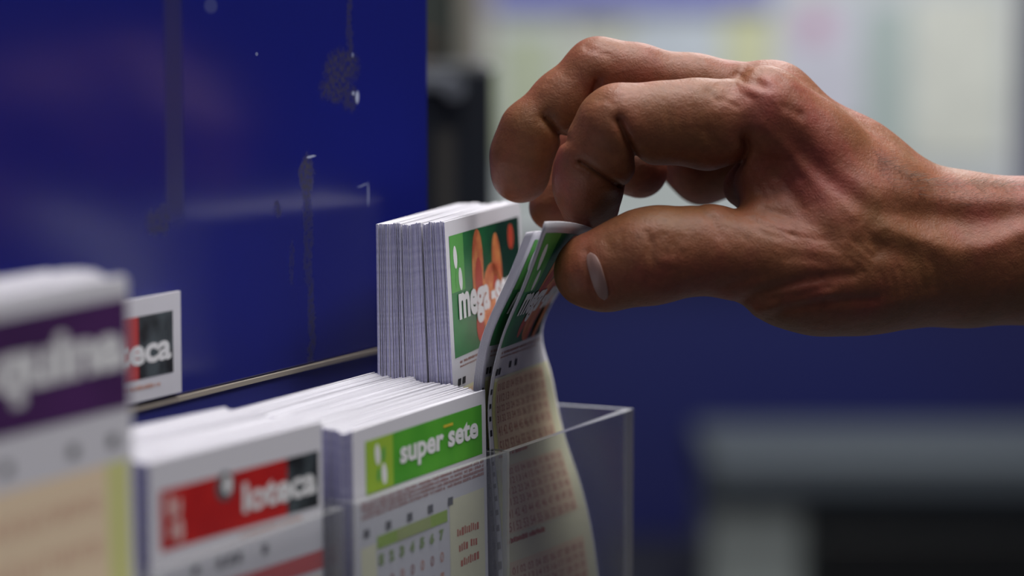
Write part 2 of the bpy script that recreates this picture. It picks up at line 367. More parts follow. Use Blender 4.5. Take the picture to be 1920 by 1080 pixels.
class Print:
    """flat printing in slip coordinates: s from the left edge, t down from the top edge (metres)"""
    def __init__(s): s.v = []; s.f = []; s.fm = []; s.m = []
    def mi(s, m):
        if m not in s.m: s.m.append(m)
        return s.m.index(m)
    def add(s, vs, fs, m, layer):
        k = len(s.v); i = s.mi(m)
        s.v += [(x, y, layer) for x, y in vs]; s.f += [tuple(q + k for q in f) for f in fs]; s.fm += [i] * len(fs)
    def rect(s, x0, t0, x1, t1, m, layer=1, n=1, k=1, shear=0.0):
        vs = [(x0 + (x1 - x0) * i / n + shear * (1 - j / k), t0 + (t1 - t0) * j / k) for j in range(k + 1) for i in range(n + 1)]
        fs = [(j * (n + 1) + i, (j + 1) * (n + 1) + i, (j + 1) * (n + 1) + i + 1, j * (n + 1) + i + 1) for j in range(k) for i in range(n)]
        s.add(vs, fs, m, layer)
    def poly(s, pts, m, layer=2):
        cx = sum(p[0] for p in pts) / len(pts); cy = sum(p[1] for p in pts) / len(pts)
        n = len(pts); rings = 3
        vs = [(cx, cy)] + [(cx + (p[0] - cx) * r / rings, cy + (p[1] - cy) * r / rings) for r in range(1, rings + 1) for p in pts]
        fs = [(0, 1 + (i + 1) % n, 1 + i) for i in range(n)]
        for r in range(rings - 1):
            b0 = 1 + r * n; b1 = b0 + n
            fs += [(b0 + i, b0 + (i + 1) % n, b1 + (i + 1) % n, b1 + i) for i in range(n)]
        s.add(vs, fs, m, layer)
    def ellipse(s, cx, cy, rx, ry, m, layer=2, rot=0, n=20, taper=0.0):
        pts = []
        for i in range(n):
            a = 2 * PI * i / n; x = math.cos(a) * rx; y = math.sin(a) * ry
            x *= 1 + taper * math.sin(a)
            pts.append((cx + x * math.cos(rot) - y * math.sin(rot), cy + x * math.sin(rot) + y * math.cos(rot)))
        s.poly(pts, m, layer)
    def text(s, st, x0, x1, t0, t1, m, layer=3, bold=0.02, shear=0.0):
        """fits the text into x0..x1, t0 (top) .. t1 (bottom)"""
        vs, fs, a, b, c, d = text_geo(st, bold, shear)
        s.add([(x0 + (x - a) / (b - a) * (x1 - x0), t1 - (y - c) / (d - c) * (t1 - t0)) for x, y in vs], fs, m, layer)
    def scrib(s, x0, x1, t0, t1, m, layer=2, seed=0, step=None):
        """an unreadable line of fine print: a row of little strokes"""
        r = random.Random(seed); h = t1 - t0; x = x0
        while x < x1:
            wd_ = h * r.uniform(.25, .6)
            if r.random() < .16: x += h * .5; continue
            s.rect(x, t0 + h * r.uniform(0, .3), min(x + wd_, x1), t1 - h * r.uniform(0, .15), m, layer)
            x += wd_ + h * .22
    def clover(s, cx, cy, r, m=None, layer=3):
        m = m or M_white
        s.ellipse(cx - r * .32, cy - r * .45, r * .26, r * .46, m, layer, -.15)
        s.ellipse(cx + r * .30, cy + r * .45, r * .26, r * .46, m, layer, -.15)
        s.ellipse(cx + r * .26, cy - r * .38, r * .17, r * .34, M_lgreen if m is M_white and r > .0031 else m, layer, .2)
        s.ellipse(cx - r * .26, cy + r * .42, r * .17, r * .30, M_lgreen if m is M_white and r > .0031 else m, layer, .2)
    def build(s, name, surf, parent, nrm_side=1.0, attr=None):
        vs = [surf(x * KX, t, l * 0.00005) for x, t, l in s.v]
        o = mesh_obj(name, vs, s.f, s.m, parent, s.fm)
        if attr:
            x0, t0, x1, t1 = attr
            a = o.data.attributes.new('st', 'FLOAT_VECTOR', 'POINT')
            for i, (x, t, l) in enumerate(s.v): a.data[i].vector = ((x - x0) / (x1 - x0), (t - t0) / (t1 - t0), 0)
        return o
SW = 0.0775
KX = SW / 0.0805
def mega_banner():
    p = Print(); x0, x1, t0, t1 = 0.0035, 0.0775, 0.004, 0.0365
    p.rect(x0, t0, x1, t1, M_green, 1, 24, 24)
    p.rect(x0, t0, x0 + .0135, t0 + .0152, M_lgreen, 2, 6, 12)
    p.clover(x0 + .0070, t0 + .0090, .0068, layer=3)
    # orange hand-like figures of the picture
    p.ellipse(x0 + .027, t0 + .0125, .0058, .0125, M_orange, 2, .08, taper=-.15)
    p.ellipse(x0 + .0275, t0 + .0150, .0038, .0072, M_dorange, 3, .05)
    p.ellipse(x0 + .0475, t0 + .0125, .0050, .0100, M_orange, 2, -.12)
    p.ellipse(x0 + .0410, t0 + .0215, .0110, .0110, M_orange, 2, 0)
    p.ellipse(x0 + .0455, t0 + .0225, .0042, .0085, M_dorange, 3, -.1)
    p.ellipse(x0 + .0430, t0 + .0245, .0035, .0070, M_orange, 4, -.1)
    p.ellipse(x0 + .0640, t0 + .0050, .0032, .0036, M_dorange, 2, 0)
    p.ellipse(x0 + .0270, t0 + .0265, .0040, .0045, M_dorange, 2, 0)
    p.poly([(x0 + .040, t0 + .027), (x0 + .050, t0 + .026), (x0 + .047, t1), (x0 + .041, t1)], M_dorange, 2)
    p.poly([(x0 + .056, t0 + .020), (x0 + .061, t0 + .019), (x0 + .060, t1), (x0 + .055, t1)], M_orange, 2)
    p.text('mega', x0 + .0055, x0 + .0375, t0 + .0158, t0 + .0258, M_white, 6, .04)
    p.text('-sena', x0 + .039, x0 + .0700, t0 + .0158, t0 + .0229, M_white, 6, .04)
    return p, (x0, t0, x1, t1)
def mega_body(height=.178):
    p = Print(); r = random.Random(3)
    p.scrib(.008, .076, .0376, .0384, M_brownink, 1, 5); p.scrib(.008, .070, .0389, .0395, M_brownink, 1, 6)
    for x in (.0255, .0345): p.rect(x, .0412, x + .0032, .0430, M_black, 2, shear=.0006)
    for x in (.0045, .0090): p.rect(x, .0422, x + .0030, .0440, M_black, 3, shear=.0006)
    p.rect(.0048, .0448, .0795, height - .003, M_lyel, 1, 12, 60)
    t = .0458
    for g in range(5):
        h = .0196
        if t + h > height - .004: break
        p.rect(.0050, t, .0090, t + h, M_yellow, 2, 1, 10)
        p.rect(.0095, t - .0002, .0720, t + h - .0002, M_cream, 2, 8, 10)
        for j in range(6):
            for i in range(10):
                x = .0110 + i * .0061; y = t + .0008 + j * .0032
                p.text('%02d' % (j * 10 + i + 1), x, x + .0043, y, y + .0022, M_salmon, 3, .012)
        p.scrib(.0085, .040, t + h + .0006, t + h + .0019, M_redink, 3, 20 + g)
        t += h + .0058
    t = .0475
    while t < height - .004:
        p.rect(.0010, t, .0034, t + .0015, M_black, 2); t += .0040
    return p
def super_banner():
    p = Print(); x0, x1, t0, t1 = .0070, .0778, .0035, .0165
    p.rect(x0, t0, x1, t1, M_super, 1, 12, 4)
    p.rect(x0, t0, x0 + .0155, t1, M_lime, 2, 4, 4)
    p.clover(x0 + .0085, t0 + .0066, .0058, M_white)
    p.text('super sete', x0 + .0195, x0 + .0680, t0 + .0032, t0 + .0100, M_white, 4, .035)
    p.rect(x0 + .046, t0 + .0022, x0 + .052, t0 + .0029, mat('small yellow mark', srgb(220, 196, 60), .6), 3)
    return p, (x0, t0, x1, t1)
def super_body():
    p = Print()
    for k in range(4): p.scrib(.004, .0785, .0180 + k * .0011, .01895 + k * .0011, M_rustink, 1, 40 + k)
    for k, x in enumerate((.0050, .0175, .0300, .0425, .0550)): p.rect(x, .0247, x + .0032, .0268, M_grey, 2)
    p.rect(.0125, .0275, .0545, .0306, M_lime, 2); p.rect(.0240, .0275, .0440, .0306, mat('pale lime print', srgb(176, 190, 110), .7), 3)
    p.rect(.0560, .0255, .0785, .080, M_lyel, 1, 4, 4)
    p.rect(.0035, .0290, .0120, .120, M_lyel, 1, 2, 6)
    for k in range(3): p.scrib(.0605 + .001 * k, .0745, .0335 + k * .0040, .0359 + k * .0040, M_redink, 2, 60 + k)
    mg = mat('olive green digits', srgb(140, 164, 96), .7)
    for i in range(7):
        x = .0128 + i * .0060
        p.text(str(i + 1), x + .0004, x + .0032, .0320, .0348, mg, 3, .08)
        for j in range(10):
            y = .0378 + j * .0053
            p.text(str(j), x + .0008, x + .0030, y, y + .0027, M_brownink if i % 2 else M_salmon, 2)
    return p
def loteca_banner(small=False):
    p = Print(); x0, x1, t0, t1 = .0045, .0785, .0065, .0195
    p.rect(x0, t0, x0 + .058, t1, M_red, 1, 10, 4)
    p.rect(x0 + .058, t0, x1, t1, M_charcoal, 1, 4, 4)
    p.clover(x0 + .0062, t0 + .0066, .0060, mat('pink white print', srgb(226, 190, 186), .6))
    p.ellipse(x0 + .0285, t0 + .0026, .0043, .0026 * 1.25, M_grey, 2)
    p.ellipse(x0 + .0295, t0 + .0024, .0020, .0021, M_white, 3)
    p.text('loteca', x0 + .0365, x0 + .0725, t0 + .0030, t0 + .0098, M_white, 4, .035)
    return p, (x0, t0, x1, t1)
def loteca_body():
    p = Print()
    p.scrib(.040, .070, .0205, .0214, M_salmon, 1, 71)
    for x in (.0180, .0290, .0335, .0375, .0500): p.rect(x, .0246, x + .0028, .0268, M_grey, 2)
    p.rect(.0070, .0300, .0805, .0345, mat('soft red heading print', srgb(196, 48, 50), .7), 1, 4, 1)
    p.rect(.0070, .0360, .0790, .110, M_cream, 1, 4, 4)
    for j in range(12):
        for i in range(3):
            p.text(str(j + 1), .012 + i * .024, .015 + i * .024, .038 + j * .0055, .041 + j * .0055, M_salmon, 2)
    return p
def quina_banner():
    p = Print(); x0, x1, t0, t1 = .003, .0797, .0038, .0260
    p.rect(x0, t0, x1, t1, M_plum, 1, 8, 4)
    p.clover(x0 + .012, t0 + .009, .0060, mat('lilac print', srgb(190, 150, 200), .6))
    p.text('quina', x0 + .0262, x0 + .0755, t0 + .0045, t0 + .0170, M_white, 3, .05)
    return p, (x0, t0, x1, t1)
def quina_body():
    p = Print()
    for x in (.0200, .0320, .0560, .0710): p.rect(x, .0310, x + .0035, .0334, M_grey, 2)
    p.rect(.0700, .0365, .0785, .150, M_yellow, 1, 2, 6)
    p.rect(.0060, .0365, .0700, .150, M_cream, 1, 4, 6)
    for j in range(8):
        for i in range(10):
            n = j * 10 + i + 1
            p.text('%02d' % n, .0085 + i * .006, .0125 + i * .006, .042 + j * .0088, .0455 + j * .0088, M_salmon, 2, .0)
    return p

# ------------------------------------------------------------------ slip stacks
def sheet_mesh(height, th, bow, seed):
    """one paper slip, origin bottom left of the back face; x width, z up, -y front"""
    r = random.Random(seed); nx, nz = 6, 8
    bm = bmesh.new(); grid = {}
    ph = r.uniform(0, 6.3)
    for side in (0, 1):
        for j in range(nz + 1):
            for i in range(nx + 1):
                x = SW * i / nx; z = height * j / nz
                y = -th * side + bow * math.sin(PI * i / nx) * .6 + bow * .7 * math.sin(ph + 2.2 * j / nz * PI)
                grid[side, i, j] = bm.verts.new((x + bow * .5 * math.sin(ph * 2 + 3 * j / nz), y, z))
    for j in range(nz):
        for i in range(nx):
            f = bm.faces.new([grid[1, i, j], grid[1, i + 1, j], grid[1, i + 1, j + 1], grid[1, i, j + 1]])
            f = bm.faces.new([grid[0, i, j + 1], grid[0, i + 1, j + 1], grid[0, i + 1, j], grid[0, i, j]])
    for j in range(nz):
        for i, fl in ((0, 0), (nx, 1)):
            q = [grid[0, i, j], grid[1, i, j], grid[1, i, j + 1], grid[0, i, j + 1]]
            f = bm.faces.new(q if not fl else q[::-1]); f.material_index = 1
    for i in range(nx):
        for j, fl in ((0, 1), (nz, 0)):
            q = [grid[0, i, j], grid[1, i, j], grid[1, i + 1, j], grid[0, i + 1, j]]
            f = bm.faces.new(q if not fl else q[::-1]); f.material_index = 0
    me = bpy.data.meshes.new('lottery_slip'); bm.to_mesh(me); bm.free()
    me.materials.append(M_paper); me.materials.append(M_paper_edge)
    return me

def stack(corner, phi, lean, height, count, pitch, front_label, blank_label, group, banner, body, gaps=(), lift=0.0, jit=0.0006, roll=0.0, fan=0.0, body_name='number_grid', last_label=None):
    """corner = top-left of the front slip in world; slips go backwards from it"""
    R = Matrix.Rotation(phi, 3, 'Z') @ Matrix.Rotation(roll, 3, 'Y') @ Matrix.Rotation(-lean, 3, 'X')
    ex, ey, ez = R @ Vector((1, 0, 0)), R @ Vector((0, 1, 0)), R @ Vector((0, 0, 1))
    base = Vector(corner) - ez * height
    th = pitch * .985
    protos = [sheet_mesh(height, th, b, s) for b, s in ((.00012, 1), (.00018, 2), (.00008, 3), (.00022, 4))]
    r = random.Random(len(group) * 7 + count)
    y = 0.0
    # front slip with its printing
    me = sheet_mesh(height, th, 0.0, 9)
    o = bpy.data.objects.new('lottery_slip', me); COL.objects.link(o)
    o.location = base; o.rotation_euler = (-lean, roll, phi)
    tag(o, front_label, 'lottery slip', group + ', printed front ones')
    surf = lambda x, t, l: (x, -th - l, height - t)
    b, at_ = banner(); b.build('header_banner', surf, o, attr=at_)
    body().build(body_name, surf, o)
    wob = 0.0
    for i in range(1, count):
        y += pitch
        if i in gaps: y += gaps[i]
        wob = wob * .8 + r.uniform(-1, 1) * jit
        c = bpy.data.objects.new('lottery_slip', protos[r.randrange(4)]); COL.objects.link(c)
        dz = wob + lift * (i / count)
        li = lean * (1 - fan * i / count) if fan else lean
        ezi = Matrix.Rotation(phi, 3, 'Z') @ Matrix.Rotation(roll, 3, 'Y') @ Matrix.Rotation(-li, 3, 'X') @ Vector((0, 0, 1))
        c.location = Vector(corner) + ey * y - ezi * height + ez * dz + ex * (r.uniform(-1, 1) * jit * .5)
        c.rotation_euler = (-li + r.uniform(-1, 1) * .0006, roll + r.uniform(-1, 1) * .002, phi + r.uniform(-1, 1) * .0012)
        tag(c, blank_label, 'lottery slip', group)
    return base

stack(P(831, 417, .745), math.radians(75), math.radians(3.0), .178, 62, .00029,
      'front slip of the tall stack beside the fingers, green banner with orange figures reading mega',
      'blank-edged white slip packed inside the tall leaning stack against the blue panel', 'slips in the tall stack by the fingers',
      mega_banner, mega_body, gaps={20: .0005, 38: .0002, 54: .0002}, jit=.00025, fan=.95)
stack(W(-.0815, -.0035, CAMZ - .1030), math.radians(66.5), math.radians(1), .136, 80, .00042,
      'front slip with bright green banner reading super sete in the middle pocket',
      'blank-edged white slip packed behind the green super sete slip', 'slips in the middle pocket',
      super_banner, super_body, lift=.003, jit=.0004)
stack(W(-.174 + .0045, -.0045, CAMZ - .0975), math.radians(66), math.radians(1), .140, 66, .0004,
      'front slip with red and black banner reading loteca, left of the green banner',
      'blank-edged white slip packed behind the red loteca slip', 'slips in the pocket behind the red banner',
      loteca_banner, loteca_body, lift=.002, jit=.0004, roll=.025, body_name='match_grid')
stack(W(-.261 - .0010, .002, CAMZ - .0570), math.radians(66), math.radians(1), .190, 50, .0004,
      'front slip with purple banner reading quina at the left edge of the photo',
      'blank-edged white slip packed behind the purple quina slip', 'slips in the leftmost pocket',
      quina_banner, quina_body, lift=.001, jit=.0005)

# small loteca card fixed to the panel behind the leftmost stack
a_, z_ = wall_hit(330, 545)
a_ -= SW
cdm = sheet_mesh(.0255, .0008, 0, 5)
o = bpy.data.objects.new('slip_card', cdm); COL.objects.link(o)
o.location = W(a_, VW + .0005, z_ - .0255); o.rotation_euler = (0, 0, TH)
tag(o, 'small white card with letters ca on black, on the blue panel behind the purple slips', 'card')
pb = Print(); pb.rect(.004, .0045, .060, .0200, M_red, 1, 4, 2); pb.rect(.060, .0045, .0765, .0200, M_charcoal, 1, 4, 2)
pb.text('loteca', .0400, .0755, .0095, .0165, M_white, 3, .035); pb.scrib(.050, .070, .0215, .0226, M_salmon, 2, 8)
pb.build('header_banner', lambda x, t, l: (x, -.0008 - l, .0255 - t), o)

# ------------------------------------------------------------------ acrylic pockets
def slab(bm, lo, hi, axis):
    vs = add_box(bm, lo, hi, 1)
    for f in set(f for v in vs for f in v.link_faces):
        f.normal_update()
        if abs(f.normal[axis]) > .9: f.material_index = 0
HT = .1195
def holder(k, label):
    t = empty('slip_holder', W((0, -.0845, -.174, -.262)[k], .006 if k == 3 else 0, CAMZ - .24), TH)
    tag(t, label, 'slip holder', 'clear acrylic slip pockets on the blue panel')
    Wd, Dp, H, T = .085 if k == 0 else .083, .0685 if k == 3 else .0625, .24 - HT, .0020 if k == 0 else .0016
    for nm, lo, hi, ax in [('front_panel', (0, 0, 0), (Wd, T, H), 1), ('side_panel', (0, T, 0), (T, Dp - T, H), 0),
                           ('side_panel', (Wd - T, T, 0), (Wd, Dp - T, H), 0), ('back_panel', (0, Dp - T, 0), (Wd, Dp - .0001, H), 1), ('base_panel', (T, T, -.0005), (Wd - T, Dp - T, T - .0005), 2)]:
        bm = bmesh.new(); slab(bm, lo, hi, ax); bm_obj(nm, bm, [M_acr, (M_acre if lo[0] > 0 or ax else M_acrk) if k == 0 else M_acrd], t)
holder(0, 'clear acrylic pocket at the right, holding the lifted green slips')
holder(1, 'clear acrylic pocket around the green super sete slips')
holder(2, 'clear acrylic pocket around the red loteca slips')
holder(3, 'clear acrylic pocket around the purple quina slips at the left edge')

# ------------------------------------------------------------------ lifted slips
def crom(ps, u):
    n = len(ps) - 1; x = min(max(u, 0), 1) * n; i = min(int(x), n - 1); f = x - i
    p0 = ps[max(i - 1, 0)]; p1 = ps[i]; p2 = ps[i + 1]; p3 = ps[min(i + 2, n)]
    return 0.5 * ((2 * p1) + (p2 - p0) * f + (2 * p0 - 5 * p1 + 4 * p2 - p3) * f * f + (3 * p1 - p0 - 3 * p2 + p3) * f ** 3)
def lifted(rows, label, with_body=True, grp='slips being pulled from the right pocket'):
    """rows from top to foot: (height t along the slip, left, middle, right control points)"""
    ts = [r[0] for r in rows]; T = ts[-1]
    cur = [[P(*r[c]) for r in rows] for c in (1, 2, 3)]
    def warp(t):
        for i in range(len(ts) - 1):
            if t <= ts[i + 1] or i == len(ts) - 2: return (i + (t - ts[i]) / (ts[i + 1] - ts[i])) / (len(ts) - 1)
    def base(x, t):
        u = warp(min(max(t, 0), T)); l, m, r = (crom(c, u) for c in cur)
        s = x / SW
        return l * (2 * (s - .5) * (s - 1)) + m * (4 * s * (1 - s)) + r * (2 * s * (s - .5))
    def surf(x, t, off):
        e = .0006
        du = base(x + e, t) - base(x - e, t); dv = base(x, t + e) - base(x, t - e)
        n = dv.cross(du).normalized()      # towards the customer
        return base(x, t) + n * off
    NX, NT = 28, 60
    vs = []; fs = []; fm = []
    for off in (0.0, -.00016):
        for j in range(NT + 1):
            for i in range(NX + 1): vs.append(surf(SW * i / NX, T * j / NT, off))
    K = (NX + 1) * (NT + 1)
    idx = lambda s, i, j: s * K + j * (NX + 1) + i
    for j in range(NT):
        for i in range(NX):
            fs.append((idx(0, i, j), idx(0, i, j + 1), idx(0, i + 1, j + 1), idx(0, i + 1, j)))
            fs.append((idx(1, i, j), idx(1, i + 1, j), idx(1, i + 1, j + 1), idx(1, i, j + 1)))
    for j in range(NT):
        fs.append((idx(0, 0, j), idx(1, 0, j), idx(1, 0, j + 1), idx(0, 0, j + 1)))
        fs.append((idx(0, NX, j + 1), idx(1, NX, j + 1), idx(1, NX, j), idx(0, NX, j)))
    for i in range(NX):
        fs.append((idx(0, i + 1, 0), idx(1, i + 1, 0), idx(1, i, 0), idx(0, i, 0)))
        fs.append((idx(0, i, NT), idx(1, i, NT), idx(1, i + 1, NT), idx(0, i + 1, NT)))
    org = surf(SW / 2, T, 0)
    o = mesh_obj('lottery_slip', [v - org for v in vs], fs, [M_paper], None, smooth=True); o.location = org
    tag(o, label, 'lottery slip', grp)
    if not with_body: return o
    sf = lambda x, t, l: surf(x, t, l + .00003) - org
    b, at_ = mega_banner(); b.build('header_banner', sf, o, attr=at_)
    mega_body(T).build('number_grid', sf, o)
    return o
rowsB = [(0, (1022, 416, .722), (1108, 427, .7520), (1160, 468, .790)),
         (.015, (985, 525, .727), (1045, 512, .764), (1085, 500, .800)),
         (.0345, (939, 640, .732), (980, 626, .772), (1018, 610, .812)),
         (.050, (917, 748, .738), (972, 728, .778), (1036, 708, .817)),
         (.064, (919, 850, .742), (986, 826, .780), (1056, 805, .819)),
         (.098, (932, 1080, .743), (1028, 1045, .780), (1112, 1010, .816)),
         (.168, (945, 1560, .744), (1060, 1500, .781), (1158, 1440, .8140))]
rowsA = [(0, (992, 434, .730), (1080, 440, .7600), (1150, 470, .796)),
         (.015, (957, 520, .734), (1024, 515, .771), (1068, 505, .806)),
         (.0345, (908, 635, .738), (955, 625, .778), (1000, 610, .817)),
         (.050, (892, 745, .744), (950, 728, .784), (1015, 708, .821)),
         (.064, (897, 850, .748), (966, 828, .786), (1036, 806, .822)),
         (.098, (915, 1080, .749), (1010, 1045, .786), (1098, 1010, .820)),
         (.166, (932, 1545, .749), (1035, 1490, .786), (1120, 1440, .816))]
lifted(rowsB, 'curled mega slip pinched between thumb and index finger, front one of the two being lifted')
rowsA = [(r[0],) + tuple((p[0] + 9, p[1], p[2]) for p in r[1:]) for r in rowsA]
lifted(rowsA, 'bent slip just behind the pinched one, showing its white left edge')

for k in range(1, 7):
    sh = lambda p: (p[0] - 2.3 * k, p[1] + .3 * k, p[2] + .0001 * k)
    lifted([(r[0], sh(r[1]), sh(r[2]), sh(r[3])) for r in rowsA], 'blank white slip in the thin bent bundle between tall stack and pinched slip', False, 'bent bundle behind the pinched slip')

# ------------------------------------------------------------------ the hand
HX0, HX1, HXF = -.012, .140, .46
h = 0.00058
xs = list(np.arange(HX0, HX1, h)); st = h
while xs[-1] < HXF: st *= 1.045; xs.append(xs[-1] + min(st, .004))
xs = np.array(xs, np.float32); ys = np.arange(.708, .836, h, dtype=np.float32); zs = np.arange(CAMZ - .102, CAMZ + .006, h, dtype=np.float32)
GX, GY, GZ = xs[:, None, None], ys[None, :, None], zs[None, None, :]
dzz = GZ - CAMZ
depth = GY * CA - dzz * SA
PX = (960 + FPX * GX / depth).astype(np.float32); shape = PX.shape
PY = np.broadcast_to((540 - FPX * (GY * SA + dzz * CA) / depth).astype(np.float32), shape)
def rng(arr, lo, hi): return slice(int(np.searchsorted(arr, lo)), int(np.searchsorted(arr, hi)))
def smin(a, b, k):
    hh = np.maximum(k - np.abs(a - b), 0)
    return np.minimum(a, b) - hh * hh / (4 * k)
def field(prims, k):
    """prims: list of chains [((px,py,Y), r_px), ...]; r in photograph pixels at that depth"""
    F = np.full(shape, .03, np.float32)
    for chain in prims:
        for (a, ra), (b, rb) in zip(chain[:-1], chain[1:]):
            A, B = np.array(P(*a), np.float32), np.array(P(*b), np.float32)
            ra_, rb_ = ra * a[2] / FPX, rb * b[2] / FPX
            R = max(ra_, rb_) + .012
            sx, sy, sz = rng(xs, min(A[0], B[0]) - R, max(A[0], B[0]) + R), rng(ys, min(A[1], B[1]) - R, max(A[1], B[1]) + R), rng(zs, min(A[2], B[2]) - R, max(A[2], B[2]) + R)
            x, y, z = GX[sx], GY[:, sy], GZ[:, :, sz]
            d = B - A; L2 = float(d @ d)
            t = np.clip(((x - A[0]) * d[0] + (y - A[1]) * d[1] + (z - A[2]) * d[2]) / L2, 0, 1)
            D = np.sqrt((x - A[0] - t * d[0]) ** 2 + (y - A[1] - t * d[1]) ** 2 + (z - A[2] - t * d[2]) ** 2) - (ra_ + (rb_ - ra_) * t)
            F[sx, sy, sz] = smin(F[sx, sy, sz], D.astype(np.float32), k)
    return F
def sstep(x, a, b):
    t = np.clip((x - a) / (b - a), 0, 1); return t * t * (3 - 2 * t)

HAND = dict(
 palm=[
  [((1432, 212, .751), 84), ((1520, 285, .754), 82), ((1640, 382, .760), 96), ((1740, 445, .768), 108)],
  [((1450, 205, .770), 80), ((1600, 315, .772), 80), ((1750, 440, .778), 100)],
  [((1470, 232, .789), 78), ((1600, 325, .789), 80), ((1750, 450, .790), 95)],
  [((1490, 270, .805), 68), ((1600, 350, .803), 74), ((1750, 465, .798), 90)],
  [((1445, 335, .752), 70), ((1560, 420, .750), 92), ((1680, 470, .757), 100)],
  [((1430, 480, .746), 84), ((1540, 508, .750), 100), ((1660, 500, .760), 104), ((1760, 482, .766), 112)],
  [((1520, 420, .785), 85), ((1700, 490, .788), 100)],
  [((1392, 352, .766), 36), ((1460, 380, .765), 60)],
  [((1740, 462, .768), 124), ((1830, 470, .770), 126), ((1960, 470, .774), 126), ((2300, 480, .790), 150), ((4200, 560, .88), 215)],
  [((1740, 462, .793), 112), ((1830, 470, .795), 116), ((1960, 470, .797), 120), ((2300, 480, .812), 150), ((4200, 560, .90), 215)],
 ],
 index=[[((1238, 246, .7455), 58), ((1300, 250, .7465), 56)], [((1340, 262, .7475), 62), ((1400, 250, .751), 70)],
        [((1425, 222, .750), 80), ((1300, 226, .747), 74), ((1235, 228, .746), 70), ((1165, 232, .745), 70), ((1152, 240, .745), 68)],
        [((1152, 238, .745), 68), ((1118, 292, .747), 64), ((1104, 322, .750), 61), ((1103, 350, .754), 61), ((1106, 384, .759), 56)],
        [((1140, 298, .744), 42), ((1144, 310, .745), 42)]],
 middle=[[((1445, 192, .770), 70), ((1300, 165, .769), 60), ((1190, 143, .768), 58), ((1122, 134, .768), 60)],
         [((1122, 134, .768), 60), ((1054, 192, .767), 56), ((995, 245, .766), 54), ((978, 290, .767), 54), ((976, 326, .769), 55)]],
 ring=[[((1120, 300, .784), 48), ((1200, 320, .782), 52)], [((1455, 220, .789), 66), ((1210, 190, .793), 56), ((1090, 276, .790), 53), ((1036, 388, .784), 45)]],
 pinky=[[((1312, 318, .806), 60), ((1420, 290, .804), 62)], [((1480, 275, .805), 56), ((1318, 331, .810), 47), ((1284, 302, .812), 46), ((1264, 290, .812), 42)]],
 thumb=[[((1112, 508, .739), 66), ((1140, 502, .7385), 72), ((1200, 484, .738), 84), ((1240, 476, .738), 84), ((1330, 468, .740), 80), ((1400, 478, .742), 84), ((1480, 500, .745), 94), ((1600, 505, .752), 104)],
        [((1100, 512, .7400), 56), ((1135, 530, .739), 47)]],
)
F = field(HAND['palm'], .009)
kf = (.0005 + .006 * sstep(PX, 1340, 1440)).astype(np.float32)
for nm in ('pinky', 'ring', 'middle', 'index'):
    F = smin(F, field(HAND[nm], .0035), kf)
kt = (.0006 + .009 * sstep(PX, 1330, 1450)).astype(np.float32)
F = smin(F, field(HAND['thumb'], .004), kt)
# creases (+) and ridges (-) modelled in the surface: polyline of pixels, width px, depth mm, forward range
def crease(pts, wpx, mm, y0, y1):
    D = np.full(shape, 1e6, np.float32)
    minx = min(p[0] for p in pts) - wpx * 3; maxx = max(p[0] for p in pts) + wpx * 3
    sx = rng(xs, (minx - 960) / FPX * (y0 if minx > 960 else y1), (maxx - 960) / FPX * (y1 if maxx > 960 else y0)); sy = rng(ys, y0, y1)
    x, y = PX[sx, sy], PY[sx, sy]; D = np.full(x.shape, 1e6, np.float32)
    for a, b in zip(pts[:-1], pts[1:]):
        dx, dy = b[0] - a[0], b[1] - a[1]; t = np.clip(((x - a[0]) * dx + (y - a[1]) * dy) / (dx * dx + dy * dy), 0, 1)
        D = np.minimum(D, (x - a[0] - t * dx) ** 2 + (y - a[1] - t * dy) ** 2)
    yy = GY[:, sy]; m = sstep(yy, y0, y0 + .002) * (1 - sstep(yy, y1 - .003, y1))
    F[sx, sy] += (mm * .001 * (.6 * np.exp(-D / (wpx * wpx)) + .4 * np.exp(-D / (6 * wpx * wpx))) * m).astype(np.float32)
FR = (.70, .7535)
crease([(1160, 226), (1170, 248), (1186, 280), (1198, 306)], 5.5, 2.6, *FR)          # index, middle joint fold
crease([(1088, 303), (1105, 314), (1128, 328), (1160, 348)], 4.5, 2.2, *FR)          # index, end joint fold
crease([(1172, 262), (1190, 270)], 6, .5, *FR)
crease([(1398, 262), (1404, 282), (1388, 306), (1362, 324), (1345, 334)], 7, 2.8, .70, .762)      # root of the index finger
crease([(1330, 250), (1350, 280), (1352, 300)], 14, .6, *FR)
crease([(1120, 152), (1112, 170), (1108, 190)], 5, 2.2, .7565, .775)                 # middle finger folds
crease([(1022, 222), (1038, 240), (1058, 262)], 5, 2.2, .70, .775)
crease([(1240, 440), (1248, 480), (1244, 520)], 6, .35, *FR); crease([(1222, 450), (1226, 490)], 5, .3, *FR); crease([(1264, 455), (1268, 500)], 5, .25, *FR)
crease([(1310, 388), (1338, 415), (1352, 440)], 7, .45, *FR)
crease([(1100, 470), (1106, 500), (1116, 560)], 4, .5, *FR)                        # nail bed edge
crease([(1380, 395), (1450, 400), (1520, 420), (1560, 450)], 16, .8, *FR)
crease([(1430, 300), (1470, 340), (1500, 390)], 14, .8, *FR); crease([(1480, 290), (1530, 350), (1560, 400)], 18, -.5, *FR)
crease([(1400, 560), (1450, 540), (1520, 520), (1600, 515)], 10, 1.0, .70, .76); crease([(1420, 585), (1500, 560), (1560, 550)], 9, -.8, .70, .76)
crease([(1470, 575), (1540, 565), (1640, 560)], 9, .8, .70, .76); crease([(1360, 535), (1430, 515)], 9, .5, .70, .76)
crease([(1640, 405), (1690, 432), (1740, 450), (1790, 485)], 18, -.7, .70, .77)    # thumb tendon
crease([(1650, 470), (1700, 480)], 18, .8, .70, .77)
crease([(1750, 400), (1810, 425), (1870, 420)], 30, 1.4, .70, .77)                 # hollow beside the wrist
